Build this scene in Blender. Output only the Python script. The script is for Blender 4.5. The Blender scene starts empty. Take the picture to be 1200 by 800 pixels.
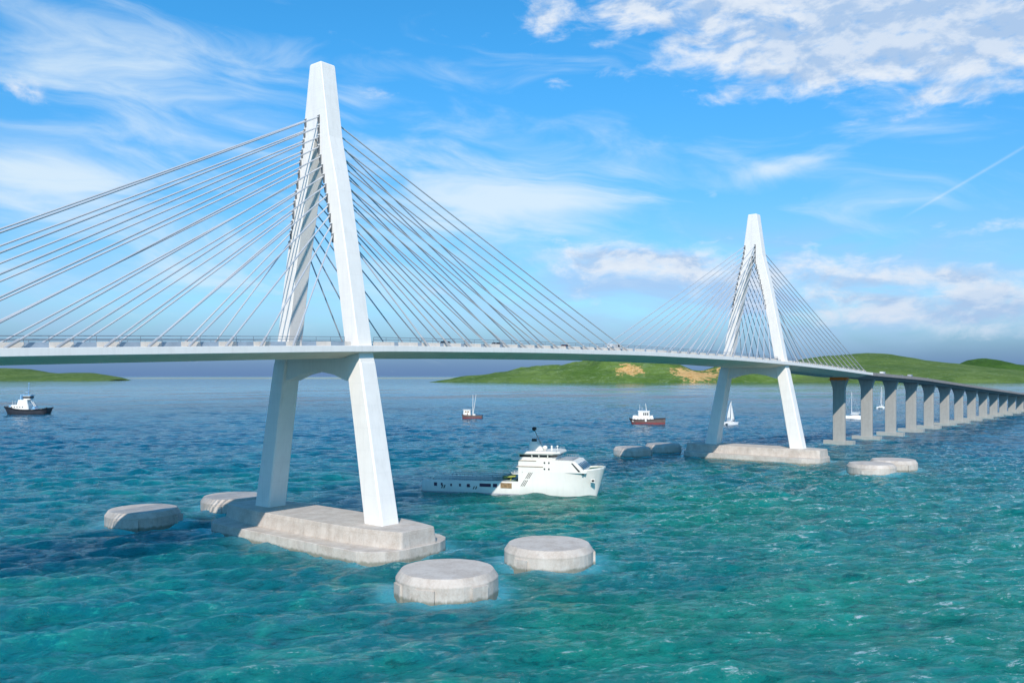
import bpy, bmesh, math, random
import numpy as np
from mathutils import Vector, Matrix
random.seed(7)
R = math.radians
# ------------------------------------------------------------------ camera
# world: X runs along the bridge, Y across it, the camera stands over the origin 36 m above the water
H = 36.0
TH = R(39.53)            # heading of the camera, counter-clockwise from +X
F = 998.5                # focal length in units of a 1200 wide picture
UH = 440.5
scene = bpy.context.scene
cd = bpy.data.cameras.new('camera'); cam = bpy.data.objects.new('camera', cd)
scene.collection.objects.link(cam); scene.camera = cam
cam.location = (0, 0, H); cam.rotation_euler = (R(90), 0, TH - R(90))
cd.sensor_width = 36; cd.lens = F / 1200 * 36; cd.shift_y = (UH - 400) / 1200
cd.clip_start = 0.5; cd.clip_end = 200000
# ------------------------------------------------------------------ sun, exposure
SUN = Vector((-1.04, -0.74, 0.92)).normalized()
sd = bpy.data.lights.new('sun', 'SUN'); sd.energy = 4.6; sd.angle = R(0.5); sd.color = (1, 0.91, 0.81)
so = bpy.data.objects.new('sun', sd); scene.collection.objects.link(so)
so.rotation_euler = SUN.to_track_quat('Z', 'Y').to_euler()
vs = scene.view_settings
vs.view_transform = 'Standard'; vs.look = 'None'; vs.gamma = 1; vs.exposure = 0.0; vs.use_curve_mapping = False

# ------------------------------------------------------------------ node expression helper
class NB:
    """small arithmetic on shader sockets"""
    def __init__(s, tree): s.t = tree
    def node(s, typ, **kw):
        n = s.t.nodes.new(typ)
        for k, v in kw.items(): setattr(n, k, v)
        return n
    def put(s, inp, v):
        if isinstance(v, (int, float)): inp.default_value = v
        elif isinstance(v, (tuple, list)):
            inp.default_value = tuple(v) if len(inp.default_value) == len(v) else tuple(v) + (1.0,)
        else: s.t.links.new(v, inp)
    def m(s, op, a, b=0.0, c=0.0, clamp=False):
        n = s.node('ShaderNodeMath', operation=op); n.use_clamp = clamp
        s.put(n.inputs[0], a); s.put(n.inputs[1], b); s.put(n.inputs[2], c)
        return n.outputs[0]
    def add(s, *a):
        r = a[0]
        for x in a[1:]: r = s.m('ADD', r, x)
        return r
    def mul(s, *a):
        r = a[0]
        for x in a[1:]: r = s.m('MULTIPLY', r, x)
        return r
    def sub(s, a, b): return s.m('SUBTRACT', a, b)
    def smooth(s, x, a, b, o0=0.0, o1=1.0):
        n = s.node('ShaderNodeMapRange', interpolation_type='SMOOTHSTEP')
        s.put(n.inputs[0], x)
        for i, v in enumerate((a, b, o0, o1)): s.put(n.inputs[i + 1], v)
        return n.outputs[0]
    def vec(s, x, y, z):
        n = s.node('ShaderNodeCombineXYZ')
        for i, v in enumerate((x, y, z)): s.put(n.inputs[i], v)
        return n.outputs[0]
    def sep(s, v):
        n = s.node('ShaderNodeSeparateXYZ'); s.put(n.inputs[0], v); return n.outputs
    def noise(s, v, scale, detail=4, rough=0.5, dist=0.0, lac=2.0):
        n = s.node('ShaderNodeTexNoise')
        s.put(n.inputs['Vector'], v); s.put(n.inputs['Scale'], scale); s.put(n.inputs['Detail'], detail)
        s.put(n.inputs['Roughness'], rough); s.put(n.inputs['Distortion'], dist); s.put(n.inputs['Lacunarity'], lac)
        return n.outputs['Fac']
    def mix(s, f, a, b, blend='MIX'):
        n = s.node('ShaderNodeMix', data_type='RGBA', blend_type=blend)
        s.put(n.inputs[0], f); s.put(n.inputs[6], a); s.put(n.inputs[7], b)
        return n.outputs[2]

# ------------------------------------------------------------------ sky
world = bpy.data.worlds.new('World'); scene.world = world; world.use_nodes = True
wt = world.node_tree; wt.nodes.clear(); W = NB(wt)
out = wt.nodes.new('ShaderNodeOutputWorld'); bg = wt.nodes.new('ShaderNodeBackground')
wt.links.new(bg.outputs[0], out.inputs[0]); bg.inputs[1].default_value = 0.1
world.cycles.sampling_method = 'MANUAL'; world.cycles.sample_map_resolution = 512
sky = W.node('ShaderNodeTexSky'); sky.sky_type = 'NISHITA'; sky.sun_disc = False
sky.sun_elevation = math.asin(SUN.z)
sky.sun_rotation = math.atan2(SUN.x, SUN.y)
sky.altitude = 0; sky.air_density = 1.0; sky.dust_density = 0.4; sky.ozone_density = 1.6
tc = W.node('ShaderNodeTexCoord').outputs['Generated']
dx, dy, dz = W.sep(tc)
rgt = W.sub(W.mul(dx, math.sin(TH)), W.mul(dy, math.cos(TH)))
fwd = W.add(W.mul(dx, math.cos(TH)), W.mul(dy, math.sin(TH)))
az = W.m('ARCTAN2', rgt, fwd)
el = W.m('ARCSINE', dz)
def ang(px, py):
    u = (px - 600) / F; v = (UH - py) / F
    return math.atan(u), math.asin(v / math.sqrt(1 + u * u + v * v))
def blob(px, py, rx, ry, tilt=0.0):
    a0, e0 = ang(px, py)
    A = W.sub(az, a0); E = W.sub(el, e0)
    c, s_ = math.cos(tilt), math.sin(tilt)
    X = W.mul(W.add(W.mul(A, c), W.mul(E, s_)), F / rx)
    Y = W.mul(W.sub(W.mul(E, c), W.mul(A, s_)), F / ry)
    d = W.add(W.mul(X, X), W.mul(Y, Y))
    return W.m('POWER', 2.71828, W.mul(d, -1.0))
def bsum(*bl):
    r = None
    for (px, py, rx, ry, amp, *t) in bl:
        b = W.mul(blob(px, py, rx, ry, t[0] if t else 0.0), amp)
        r = b if r is None else W.add(r, b)
    return r
# clear air: the sky model, graded towards the deep azure of the place
tint = W.mix(W.smooth(el, 0.0, 0.42), (0.66, 0.98, 1.28), (0.38, 1.42, 1.95))
clear = W.mix(1.0, sky.outputs[0], tint, 'MULTIPLY')
low = W.smooth(el, 0.0, 0.09, 1.0, 0.0)
clear = W.mix(W.mul(low, 0.85), clear, (0.72, 1.70, 4.3))
# puffy clouds
cv = W.vec(az, W.mul(el, 2.1), 0.0)
cvo = W.vec(W.add(az, 0.006), W.sub(W.mul(el, 2.1), 0.035), 0.0)
def puff(v, scale): return W.noise(v, scale, 7, 0.60, 0.35)
cm = bsum((765, 308, 100, 26, .40), (680, 300, 60, 18, .26), (930, 318, 90, 22, .26), (1010, 345, 170, 36, .28), (1130, 372, 130, 22, .26), (1170, 350, 44, 16, .30), (1090, 322, 70, 10, .2), (560, 345, 130, 22, .16), (1160, 265, 60, 12, .22),
          (640, 14, 50, 28, .24), (790, 0, 130, 40, .34), (1070, -5, 230, 62, .50), (1170, 50, 120, 50, .42), (980, 60, 100, 30, .22), (870, 78, 60, 28, .20), (960, 90, 70, 22, .16),
          (660, 92, 26, 9, .16), (720, 86, 22, 8, .14), (860, 112, 20, 9, .15), (795, 83, 20, 8, .14), (1120, 110, 60, 9, .16), (500, 12, 20, 12, .16),
          (430, 115, 30, 12, .15), (836, 229, 9, 5, .22), (20, 105, 50, 18, .28))
n1 = puff(cv, 17.0); n2 = puff(cvo, 17.0)
dens = W.mul(W.smooth(W.add(n1, cm), 0.65, 1.0), W.smooth(W.noise(cv, 40.0, 5, .6), .18, .5, .45, 1.0))
dens2 = W.smooth(W.add(n2, cm), 0.72, 1.05)
lit = W.smooth(W.sub(n1, n2), -0.10, 0.12)
# the low bank: a pale blue veil with soft grey-blue undersides
bank = bsum((790, 350, 200, 50, .55), (1030, 360, 240, 70, .7), (860, 320, 160, 40, .3), (600, 330, 150, 55, .25), (160, 370, 330, 60, .45))
bankn = W.noise(W.vec(az, W.mul(el, 3.2), 3.0), 7.0, 7, 0.55, 0.4)
bankf = W.mul(bank, W.smooth(bankn, 0.30, 0.66), W.smooth(el, 0.008, 0.06, 0.25, 1.0))
# high thin clouds, drawn out along the wind
th_ = 0.13
ca = W.add(W.mul(az, math.cos(th_)), W.mul(el, -math.sin(th_))); ce = W.add(W.mul(el, math.cos(th_)), W.mul(az, math.sin(th_)))
warp = W.mul(W.sub(W.noise(W.vec(az, el, 5.0), 5.0, 3, 0.5), 0.5), 0.22)
cirn = W.noise(W.vec(W.mul(ca, 2.2), W.add(W.mul(ce, 9.0), warp, warp), 1.7), 2.6, 7, 0.58, 0.7)
cim = bsum((50, 50, 120, 70, .17), (200, 115, 200, 44, .19), (60, 215, 110, 36, .50), (450, 80, 220, 22, .14), (330, 170, 170, 36, .18), (600, 225, 170, 36, .32), (480, 300, 220, 50, .24),
           (150, 300, 220, 50, .22), (640, 240, 130, 9, .12), (925, 192, 48, 12, .30, 0.2), (880, 190, 40, 6, .12, -0.4), (1000, 150, 300, 60, .07), (700, 160, 260, 60, .07), (560, 260, 200, 50, .12), (430, 112, 36, 14, .22), (1000, 300, 240, 60, .12), (250, 50, 160, 26, .06))
cir = W.mul(W.smooth(W.add(cirn, cim), 0.58, 1.12), 0.85)
# condensation trail
a0, e0 = ang(1140, 208)
tA = W.sub(az, a0); tE = W.sub(el, e0)
tl = W.add(W.mul(tA, .88), W.mul(tE, .47)); tn = W.sub(W.mul(tE, .88), W.mul(tA, .47))
trail = W.mul(W.m('POWER', 2.71828, W.mul(W.mul(tn, tn), -500000.0)), W.smooth(W.m('ABSOLUTE', tl), .035, .085, .42, 0))
trail = W.mul(trail, W.smooth(cirn, 0.2, 0.6, .25, .6))
c_wh = (8.6, 9.1, 9.7); c_sh = (4.4, 6.0, 8.4)
col = W.mix(W.m('MINIMUM', bankf, 0.85), clear, (4.0, 5.9, 8.9))
col = W.mix(W.m('MINIMUM', W.add(cir, trail), 0.93), col, (7.6, 8.9, 9.8))
pcol = W.mix(W.mul(dens2, W.sub(1.0, W.mul(lit, 0.6))), c_wh, c_sh)
# clouds near the horizon sit in blue air
pcol = W.mix(W.smooth(el, 0.01, 0.16, 0.45, 0.0), pcol, (3.6, 5.3, 8.0))
col = W.mix(W.mul(dens, 0.94), col, pcol)
wt.links.new(col, bg.inputs[0])

# ------------------------------------------------------------------ materials
def mat(name, base, rough=0.6, metal=0.0, var=0.06, scale=1.0, bump=0.0, bscale=None, spec=0.5, streak=0.0, coat=0.0):
    m = bpy.data.materials.new(name); m.use_nodes = True; t = m.node_tree; B = NB(t)
    p = t.nodes['Principled BSDF']; p.inputs['Roughness'].default_value = rough; p.inputs['Metallic'].default_value = metal
    p.inputs['Specular IOR Level'].default_value = spec
    if coat: p.inputs['Coat Weight'].default_value = coat
    o = B.node('ShaderNodeTexCoord').outputs['Object']
    n = B.noise(o, scale, 6, 0.6)
    f = B.smooth(n, 0.25, 0.75, 1 - var, 1 + var)
    if streak:
        x, y, z = B.sep(o)
        sn = B.noise(B.vec(B.mul(x, 1.0), B.mul(y, 1.0), B.mul(z, .07)), 1.3, 5, 0.6)
        f = B.mul(f, B.smooth(sn, 0.45, 0.75, 1.0, 1 - streak))
    c = B.mix(1.0, base, B.vec(f, f, f), 'MULTIPLY')
    t.links.new(c, p.inputs['Base Color'])
    if bump:
        b = B.node('ShaderNodeBump'); b.inputs['Strength'].default_value = bump; b.inputs['Distance'].default_value = 0.05
        B.put(b.inputs['Height'], B.noise(o, bscale or scale * 4, 5, 0.6)); t.links.new(b.outputs[0], p.inputs['Normal'])
    return m
M = {}
def joints(m, step=4.6):
    t = m.node_tree; B = NB(t); p = t.nodes['Principled BSDF']; src = p.inputs['Base Color'].links[0].from_socket
    z = B.sep(B.node('ShaderNodeTexCoord').outputs['Object'])[2]
    f = B.m('ABSOLUTE', B.sub(B.m('FRACT', B.mul(z, 1/step)), .5))
    t.links.new(B.mix(B.smooth(f, .012, .0, 0, .22), src, (.45, .45, .45)), p.inputs['Base Color'])
M['white'] = mat('white_painted_concrete', (.82, .79, .745), .55, var=.03, scale=.35, bump=.25, bscale=2.5, streak=.07)
joints(M['white'])
M['fascia'] = mat('white_deck_edge', (.83, .80, .76), .5, var=.03, scale=.3, streak=.08)
M['soffit'] = mat('pale_deck_underside', (.80, .68, .52), .7, var=.08, scale=.25, bump=.2)
M['grey_conc'] = mat('grey_concrete', (.44, .43, .40), .85, var=.08, scale=.5, bump=.4, streak=.16)
M['via_conc'] = mat('viaduct_concrete', (.25, .24, .23), .9, var=.12, scale=.4, streak=.2)
M['pier_conc'] = mat('pier_concrete', (.36, .355, .33), .85, var=.07, scale=.5, bump=.4, streak=.14)
M['asphalt'] = mat('asphalt', (.05, .05, .052), .9, var=.15, scale=.8)
M['line'] = mat('road_paint', (.75, .75, .72), .6)
M['parapet'] = mat('parapet_concrete', (.60, .57, .53), .7, var=.08, scale=.6, streak=.1)
M['cable'] = mat('stay_sheath', (.56, .57, .59), .38, metal=.25, var=.04, scale=.2)
M['notch_shade'] = mat('anchor_notch_shade', (.16, .17, .18), .8, var=.1)
M['rail'] = mat('rail_steel', (.28, .31, .35), .4, metal=.6)
M['shade_bay'] = mat('blue_grey_bay_shade', (.27, .34, .42), .25, var=.15, scale=.4)  # painted shade for the dark bays of the parapet
M['orange'] = mat('orange_steel', (.85, .24, .04), .55, var=.2, scale=2)
M['shipw'] = mat('ship_white', (.80, .78, .73), .4, var=.04, scale=.15, streak=.06)
M['shipg'] = mat('ship_grey', (.34, .36, .39), .5, var=.08, scale=.5)
M['shipl'] = mat('ship_light_grey', (.52, .53, .55), .5, var=.08, scale=.5)
M['deckg'] = mat('deck_green', (.07, .16, .10), .7, var=.2)
M['black'] = mat('black_paint', (.018, .019, .022), .4, var=.2, scale=.6)
M['navy'] = mat('dark_hull', (.028, .030, .038), .45, var=.25, scale=.4, streak=.2)
M['brownhull'] = mat('weathered_hull', (.12, .085, .075), .55, var=.25, scale=.5)
M['redhull'] = mat('red_antifouling', (.20, .035, .035), .6, var=.2, scale=.5)
M['glass'] = mat('dark_glass', (.015, .02, .028), .08, var=.1)
M['purple'] = mat('dark_port', (.05, .02, .06), .5)
M['brown'] = mat('rusty_brown', (.26, .17, .085), .8, var=.35, scale=1.2)
M['yellow'] = mat('yellow_paint', (.34, .36, .07), .5)
M['blue'] = mat('pale_blue_paint', (.22, .42, .62), .45)
M['boatw'] = mat('boat_white', (.70, .69, .66), .5, var=.05, scale=.4, streak=.15)
M['sail'] = mat('sail_cloth', (.84, .84, .82), .7, var=.03)
M['tyre'] = mat('tyre_rubber', (.02, .02, .02), .85)
M['green'] = mat('green_paint', (.08, .15, .10), .5)

# weathered footing concrete: blotches, vertical runs, joints and a damp foot
def footing_mat():
    m = bpy.data.materials.new('footing_concrete'); m.use_nodes = True; t = m.node_tree; B = NB(t); p = t.nodes['Principled BSDF']
    g = B.node('ShaderNodeNewGeometry'); pos = g.outputs['Position']
    x, y, z = B.sep(pos)
    n1 = B.noise(pos, .35, 6, .6); n2 = B.noise(B.vec(x, y, B.mul(z, .1)), 1.1, 6, .65); n3 = B.noise(pos, 3.0, 6, .7)
    c = B.mix(B.smooth(n1, .3, .7), (.43, .36, .30), (.58, .52, .46))
    c = B.mix(B.smooth(n2, .5, .72, 0, .45), c, (.30, .26, .22))
    c = B.mix(B.smooth(n3, .35, .7, 0, .5), c, (.62, .58, .53))
    br = B.node('ShaderNodeTexBrick'); br.offset = 0.5
    B.put(br.inputs['Vector'], B.vec(B.add(x, y), B.mul(z, 1.0), 0)); B.put(br.inputs['Scale'], .26)
    B.put(br.inputs['Color1'], (.92, .92, .92)); B.put(br.inputs['Color2'], (1.06, 1.05, 1.04)); B.put(br.inputs['Mortar'], (.8, .78, .76))
    B.put(br.inputs['Mortar Size'], .008); B.put(br.inputs['Brick Width'], 1.3); B.put(br.inputs['Row Height'], .62)
    nz = B.sep(g.outputs['Normal'])[2]
    side = B.smooth(nz, .5, .8, 1.0, 0.0)
    c = B.mix(B.mul(side, .8), c, B.mix(1.0, c, br.outputs['Color'], 'MULTIPLY'))
    wet = B.smooth(B.add(z, B.mul(n2, 1.2)), .75, 1.35, .75, 0.0)
    c = B.mix(wet, c, (.13, .14, .10))
    lime = B.smooth(B.noise(B.vec(B.mul(x, 1.4), B.mul(y, 1.4), B.mul(z, .12)), 1.7, 5, .7), .60, .74, 0, .5)
    c = B.mix(B.mul(lime, B.smooth(B.sep(g.outputs['Normal'])[2], .3, .7, 1, 0)), c, (.66, .63, .58))
    t.links.new(c, p.inputs['Base Color']); p.inputs['Roughness'].default_value = .88
    b = B.node('ShaderNodeBump'); b.inputs['Strength'].default_value = .7; b.inputs['Distance'].default_value = .12
    B.put(b.inputs['Height'], B.add(n3, B.mul(n2, .6))); t.links.new(b.outputs[0], p.inputs['Normal'])
    return m
M['footing'] = footing_mat()

# ------------------------------------------------------------------ mesh helpers
COL = scene.collection
def obj(name, bm, mats, parent=None, smooth=False):
    me = bpy.data.meshes.new(name)
    if not isinstance(mats, (list, tuple)): mats = [mats]
    for m in mats: me.materials.append(M[m] if isinstance(m, str) else m)
    bmesh.ops.recalc_face_normals(bm, faces=bm.faces)
    bm.to_mesh(me); bm.free()
    if smooth:
        for p in me.polygons: p.use_smooth = True
        if smooth == 'angle': me.set_sharp_from_angle(angle=R(38))
    o = bpy.data.objects.new(name, me); COL.objects.link(o)
    if parent: o.parent = parent
    return o
def tag(o, label=None, cat=None, group=None, kind=None):
    if label: o['label'] = label
    if cat: o['category'] = cat
    if group: o['group'] = group
    if kind: o['kind'] = kind
    return o
def empty(name, loc=(0, 0, 0), rz=0.0):
    o = bpy.data.objects.new(name, None); COL.objects.link(o); o.location = loc; o.rotation_euler = (0, 0, rz)
    o.empty_display_size = 1
    return o
def copy_tree(o, parent=None):
    c = o.copy(); COL.objects.link(c)
    if parent: c.parent = parent
    for ch in list(o.children): copy_tree(ch, c)
    return c
def nb(): return bmesh.new()
def box(bm, x0, x1, y0, y1, z0, z1, mi=0, mt=None):
    v = [bm.verts.new(p) for p in ((x0,y0,z0),(x1,y0,z0),(x1,y1,z0),(x0,y1,z0),(x0,y0,z1),(x1,y0,z1),(x1,y1,z1),(x0,y1,z1))]
    if mt is not None:
        for q in v: q.co = mt @ q.co
    for f in ((0,3,2,1),(4,5,6,7),(0,1,5,4),(1,2,6,5),(2,3,7,6),(3,0,4,7)):
        bm.faces.new([v[i] for i in f]).material_index = mi
    return v
def loft(bm, rings, closed=True, caps=True, mi=0):
    """rings: list of equal-length lists of points"""
    rv = [[bm.verts.new(p) for p in r] for r in rings]
    n = len(rings[0])
    for a, b in zip(rv, rv[1:]):
        for i in range(n if closed else n - 1):
            j = (i + 1) % n
            try: bm.faces.new((a[i], a[j], b[j], b[i])).material_index = mi
            except ValueError: pass
    if caps:
        for r in (rv[0], rv[-1]):
            try: bm.faces.new(r).material_index = mi
            except ValueError: pass
    return rv
def tube(bm, a, b, r, n=8, r2=None, mi=0):
    a = Vector(a); b = Vector(b); d = (b - a).normalized(); r2 = r if r2 is None else r2
    u = d.orthogonal().normalized(); w = d.cross(u)
    ra = [a + (u * math.cos(2*math.pi*i/n) + w * math.sin(2*math.pi*i/n)) * r for i in range(n)]
    rb = [b + (u * math.cos(2*math.pi*i/n) + w * math.sin(2*math.pi*i/n)) * r2 for i in range(n)]
    loft(bm, [ra, rb], mi=mi)
def prism(bm, poly, axis, a, b, mi=0):
    """poly in the two other axes, extruded along axis between a and b"""
    def P(u, v, w):
        return {'x': (w, u, v), 'y': (u, w, v), 'z': (u, v, w)}[axis]
    loft(bm, [[P(u, v, a) for u, v in poly], [P(u, v, b) for u, v in poly]], mi=mi)
def ball(bm, c, r, mi=0, seg=10, sz=1.0):
    g = bmesh.ops.create_uvsphere(bm, u_segments=seg, v_segments=max(5, seg*2//3), radius=r, matrix=Matrix.Translation(c) @ Matrix.Diagonal((1, 1, sz, 1)))
    for v in g['verts']:
        for f in v.link_faces: f.material_index = mi
def c2w(X, Y):      # right/forward metres from the camera's foot -> world
    return (X*math.sin(TH) + Y*math.cos(TH), -X*math.cos(TH) + Y*math.sin(TH))
def at(px, py, z=0.0):
    Y = F*(H - z)/(py - UH); return c2w((px - 600)/F*Y, Y)

# ------------------------------------------------------------------ bridge alignment
_s = np.arange(-420, 1800, 4.0)
_z = np.interp(_s, [-420, -200, -60, 48, 119, 175, 236, 300, 354, 402, 457, 584, 676, 797, 960, 1800],
               [20, 29, 35.2, 40.0, 42.35, 43.25, 43.65, 43.1, 41.95, 40.2, 37.7, 34.1, 30.2, 25.0, 18.3, 8])
_p = np.interp(_s, [-420, -100, 119, 240, 354, 457, 560, 1800], [148, 149.5, 152.3, 154.2, 155.4, 153.0, 151.9, 151.9])
def _sm(a, n):
    k = np.hanning(n); k /= k.sum(); return np.convolve(np.pad(a, n//2, mode='edge'), k, 'valid')[:len(a)]
_z = _sm(_z, 15); _p = _sm(_p, 25)
def zt(s): return float(np.interp(s, _s, _z))
def ax(s): return float(np.interp(s, _s, _p))
T1, T2 = 118.7, 354.0
S_END = 458.0; S_BEG = 12.0

# ------------------------------------------------------------------ water
DOL = []     # centres of the dolphins (filled from where they stand)
for px, py in ((168, 620.5), (274, 602.5), (524, 708.5), (643, 671), (741, 535.5), (777, 531), (1021, 557.5), (1047, 552)):
    q = Vector(at(px, py)); DOL.append(q + q.normalized() * 8.6)
PIERS = [457 + 44.35*k for k in range(24)]
SSS = 1.0
def build_water():
    az_ = np.radians(np.concatenate([np.linspace(-180, -47, 60)[:-1], np.linspace(-47, -37, 40)[:-1], np.linspace(-37, 37, 900), np.linspace(37, 47, 40)[1:], np.linspace(47, 180, 60)[1:]]))
    r1 = 30*np.power(1.0042, np.arange(0, 1020)); r2 = np.geomspace(r1[-1]*1.03, 120000, 60)
    r = np.concatenate([[0.5, 10, 20], r1, r2])
    A, Rr = np.meshgrid(az_, r)
    X = Rr*np.sin(A); Y = Rr*np.cos(A)
    wx = X*math.sin(TH) + Y*math.cos(TH); wy = -X*math.cos(TH) + Y*math.sin(TH)
    rng = np.random.RandomState(5)
    Z = np.zeros_like(wx)
    step = np.maximum(Rr*0.0042, Rr*math.radians(74/900))
    # slow modulation so that groups of waves rise and fall
    gx = np.sin(wx*.021 + wy*.013 + 1)*np.sin(wx*-.011 + wy*.024 + 2)
    gx2 = np.sin(wx*.047 - wy*.031)*np.sin(wx*.022 + wy*.051 + 4)
    for k in range(64):
        lam = 2.4*(18/2.4)**rng.rand()
        ang_ = TH + 0.28 + rng.randn()*0.42
        kx, ky = 2*math.pi/lam*math.cos(ang_), 2*math.pi/lam*math.sin(ang_)
        a = 0.0082*lam**0.92
        ph = rng.rand()*6.28 + (1.2*gx if k % 2 else 1.4*gx2)
        w = np.clip(lam/(3.0*step) - .6, 0, 1)
        t = kx*wx + ky*wy + ph
        Z += a*w*(np.sin(t) + 0.28*np.cos(2*t))*(1 + .5*(gx if k % 3 else gx2))
    Z *= np.clip(1.0 - (Rr - 2500)/2500, 0, 1)
    nr, na = Rr.shape
    co = np.stack([wx, wy, Z - (Rr**2)*0], -1).reshape(-1, 3)
    i = np.arange(nr-1)[:, None]*na + np.arange(na-1)[None, :]
    quads = np.stack([i, i+1, i+na+1, i+na], -1).reshape(-1, 4)
    me = bpy.data.meshes.new('water')
    me.vertices.add(len(co)); me.vertices.foreach_set('co', co.astype(np.float32).ravel())
    me.loops.add(quads.size); me.loops.foreach_set('vertex_index', quads.astype(np.int32).ravel())
    me.polygons.add(len(quads)); me.polygons.foreach_set('loop_start', np.arange(0, quads.size, 4, dtype=np.int32))
    me.polygons.foreach_set('use_smooth', np.ones(len(quads), bool))
    me.update(); me.validate()
    # how near a footing the water is (its pale submerged apron and wash show through)
    d = np.full(wx.shape, 1e3)
    for c in DOL: d = np.minimum(d, np.abs(np.hypot(wx - c.x, wy - c.y) - 8.6))
    for s in (T1, T2):
        q = np.maximum(np.abs(wx - s) - 11.2, 0); p = np.maximum(np.abs(wy - ax(s)) - 29, 0)
        ins = np.maximum(np.abs(wx - s) - 12, np.abs(wy - ax(s)) - 32)
        d = np.minimum(d, np.where(ins > 0, np.hypot(q, p), 0))
    for s in PIERS: d = np.minimum(d, np.hypot(np.maximum(np.abs(wx - s) - 2.4, 0), np.maximum(np.abs(wy - ax(s)) - 7.5, 0)))
    at_ = me.attributes.new('wash', 'FLOAT', 'POINT'); at_.data.foreach_set('value', np.exp(-d/3.6).astype(np.float32).ravel())
    m = bpy.data.materials.new('sea_water'); m.use_nodes = True; t = m.node_tree; B = NB(t); p = t.nodes['Principled BSDF']
    pos = B.node('ShaderNodeNewGeometry').outputs['Position']; x, y, z = B.sep(pos)
    wash = B.node('ShaderNodeAttribute', attribute_name='wash').outputs['Fac']
    rr = B.m('SQRT', B.add(B.mul(x, x), B.mul(y, y)))
    # shallows: emerald over sand near the viewer's side and to the right, deep blue beyond
    big = B.noise(B.vec(x, y, 0), .011, 4, .55, .6); mid = B.noise(B.vec(B.mul(x, 1.0), y, 0), .05, 5, .6, .8); sm = B.noise(B.vec(x, y, 0), .22, 5, .6, .5)
    right = B.sub(B.mul(x, math.sin(TH)), B.mul(y, math.cos(TH)))
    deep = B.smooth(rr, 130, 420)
    wa = TH + .25; cw, sw = math.cos(wa), math.sin(wa)
    u = B.add(B.mul(x, cw), B.mul(y, sw)); v = B.sub(B.mul(x, sw), B.mul(y, cw))
    rv_ = B.vec(u, B.mul(v, .38), 0)
    h1 = B.noise(rv_, .22, 4, .55, .7); h2 = B.noise(rv_, .75, 4, .62, .9); h3 = B.noise(B.vec(u, B.mul(v, .5), 4), 2.2, 6, .72, .8)
    c = B.mix(B.smooth(B.add(big, B.mul(right, .0016)), .34, .64), (.003, .165, .200), (.005, .215, .155))
    c = B.mix(B.smooth(B.add(mid, B.mul(B.sub(sm, .5), .6)), .46, .78, 0, .6), c, (.016, .34, .26))
    c = B.mix(B.smooth(mid, .46, .22, 0, .6), c, (.001, .075, .100))
    # wave light painted into the colour by height: bright crests, dark troughs
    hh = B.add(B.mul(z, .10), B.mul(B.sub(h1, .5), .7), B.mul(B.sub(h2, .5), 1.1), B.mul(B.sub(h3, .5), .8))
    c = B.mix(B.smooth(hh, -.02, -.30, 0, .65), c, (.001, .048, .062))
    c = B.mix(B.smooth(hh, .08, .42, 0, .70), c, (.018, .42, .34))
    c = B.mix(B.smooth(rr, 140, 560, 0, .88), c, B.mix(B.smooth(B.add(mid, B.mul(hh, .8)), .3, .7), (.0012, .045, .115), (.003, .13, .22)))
    tan_sheen = B.mul(B.smooth(rr, 700, 1300), B.smooth(rr, 2300, 3800, 1, 0), B.smooth(B.noise(B.vec(B.mul(x, .6), y, 2), .0045, 5, .6), .40, .62))
    c = B.mix(B.mul(tan_sheen, .9), c, (.17, .120, .075))  # warm tan reflection on the far water, painted into its colour
    fz = B.noise(B.vec(x, y, 0), 1.1, 6, .7, 1.0)
    c = B.mix(B.mul(B.smooth(B.add(wash, B.mul(B.sub(sm, .5), .5)), .10, .85), .8), c, (.10, .52, .60))
    foam_glint = B.mul(B.smooth(B.add(B.mul(wash, 1.0), B.mul(B.sub(fz, .5), 1.6)), .9, 1.25), .7)
    # sky glints painted as pale flecks on the wave tops
    fl = B.noise(B.vec(B.add(B.mul(x, math.cos(TH+.25)), B.mul(y, math.sin(TH+.25))), B.mul(B.sub(B.mul(x, math.sin(TH+.25)), B.mul(y, math.cos(TH+.25))), .28), 0), .9, 7, .68, .6)
    crest = B.mul(B.smooth(B.add(hh, B.mul(right, .0008)), .06, .32), B.smooth(fl, .50, .62), B.smooth(B.add(mid, B.mul(right, .0018)), .36, .60), B.smooth(rr, 220, 800, .85, 0))
    foam_glint = B.m('MAXIMUM', foam_glint, crest)  # real wash foam joined with the painted glints
    c = B.mix(B.m('MINIMUM', foam_glint, .85), c, (.55, .66, .68))
    t.links.new(c, p.inputs['Base Color'])
    t.links.new(B.add(B.mul(foam_glint, .5), B.add(B.mul(tan_sheen, .2), .07)), p.inputs['Roughness'])
    p.inputs['IOR'].default_value = 1.333
    p.inputs['Specular IOR Level'].default_value = .5
    p.inputs['Specular Tint'].default_value = (.58, .63, .72, 1)
    p.inputs['Subsurface Weight'].default_value = SSS; p.inputs['Subsurface Radius'].default_value = (.2, .8, 1.0); p.inputs['Subsurface Scale'].default_value = 90.0; p.subsurface_method = 'BURLEY'
    h = B.add(B.mul(h1, 1.7), B.mul(h2, 1.2), B.mul(h3, .85))
    b = B.node('ShaderNodeBump'); B.put(b.inputs['Strength'], 1.0); B.put(b.inputs['Distance'], B.smooth(rr, 350, 2200, .58, .07))
    B.put(b.inputs['Height'], h); t.links.new(b.outputs[0], p.inputs['Normal'])
    me.materials.append(m)
    o = bpy.data.objects.new('water', me); COL.objects.link(o); o['kind'] = 'structure'
build_water()

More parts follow.
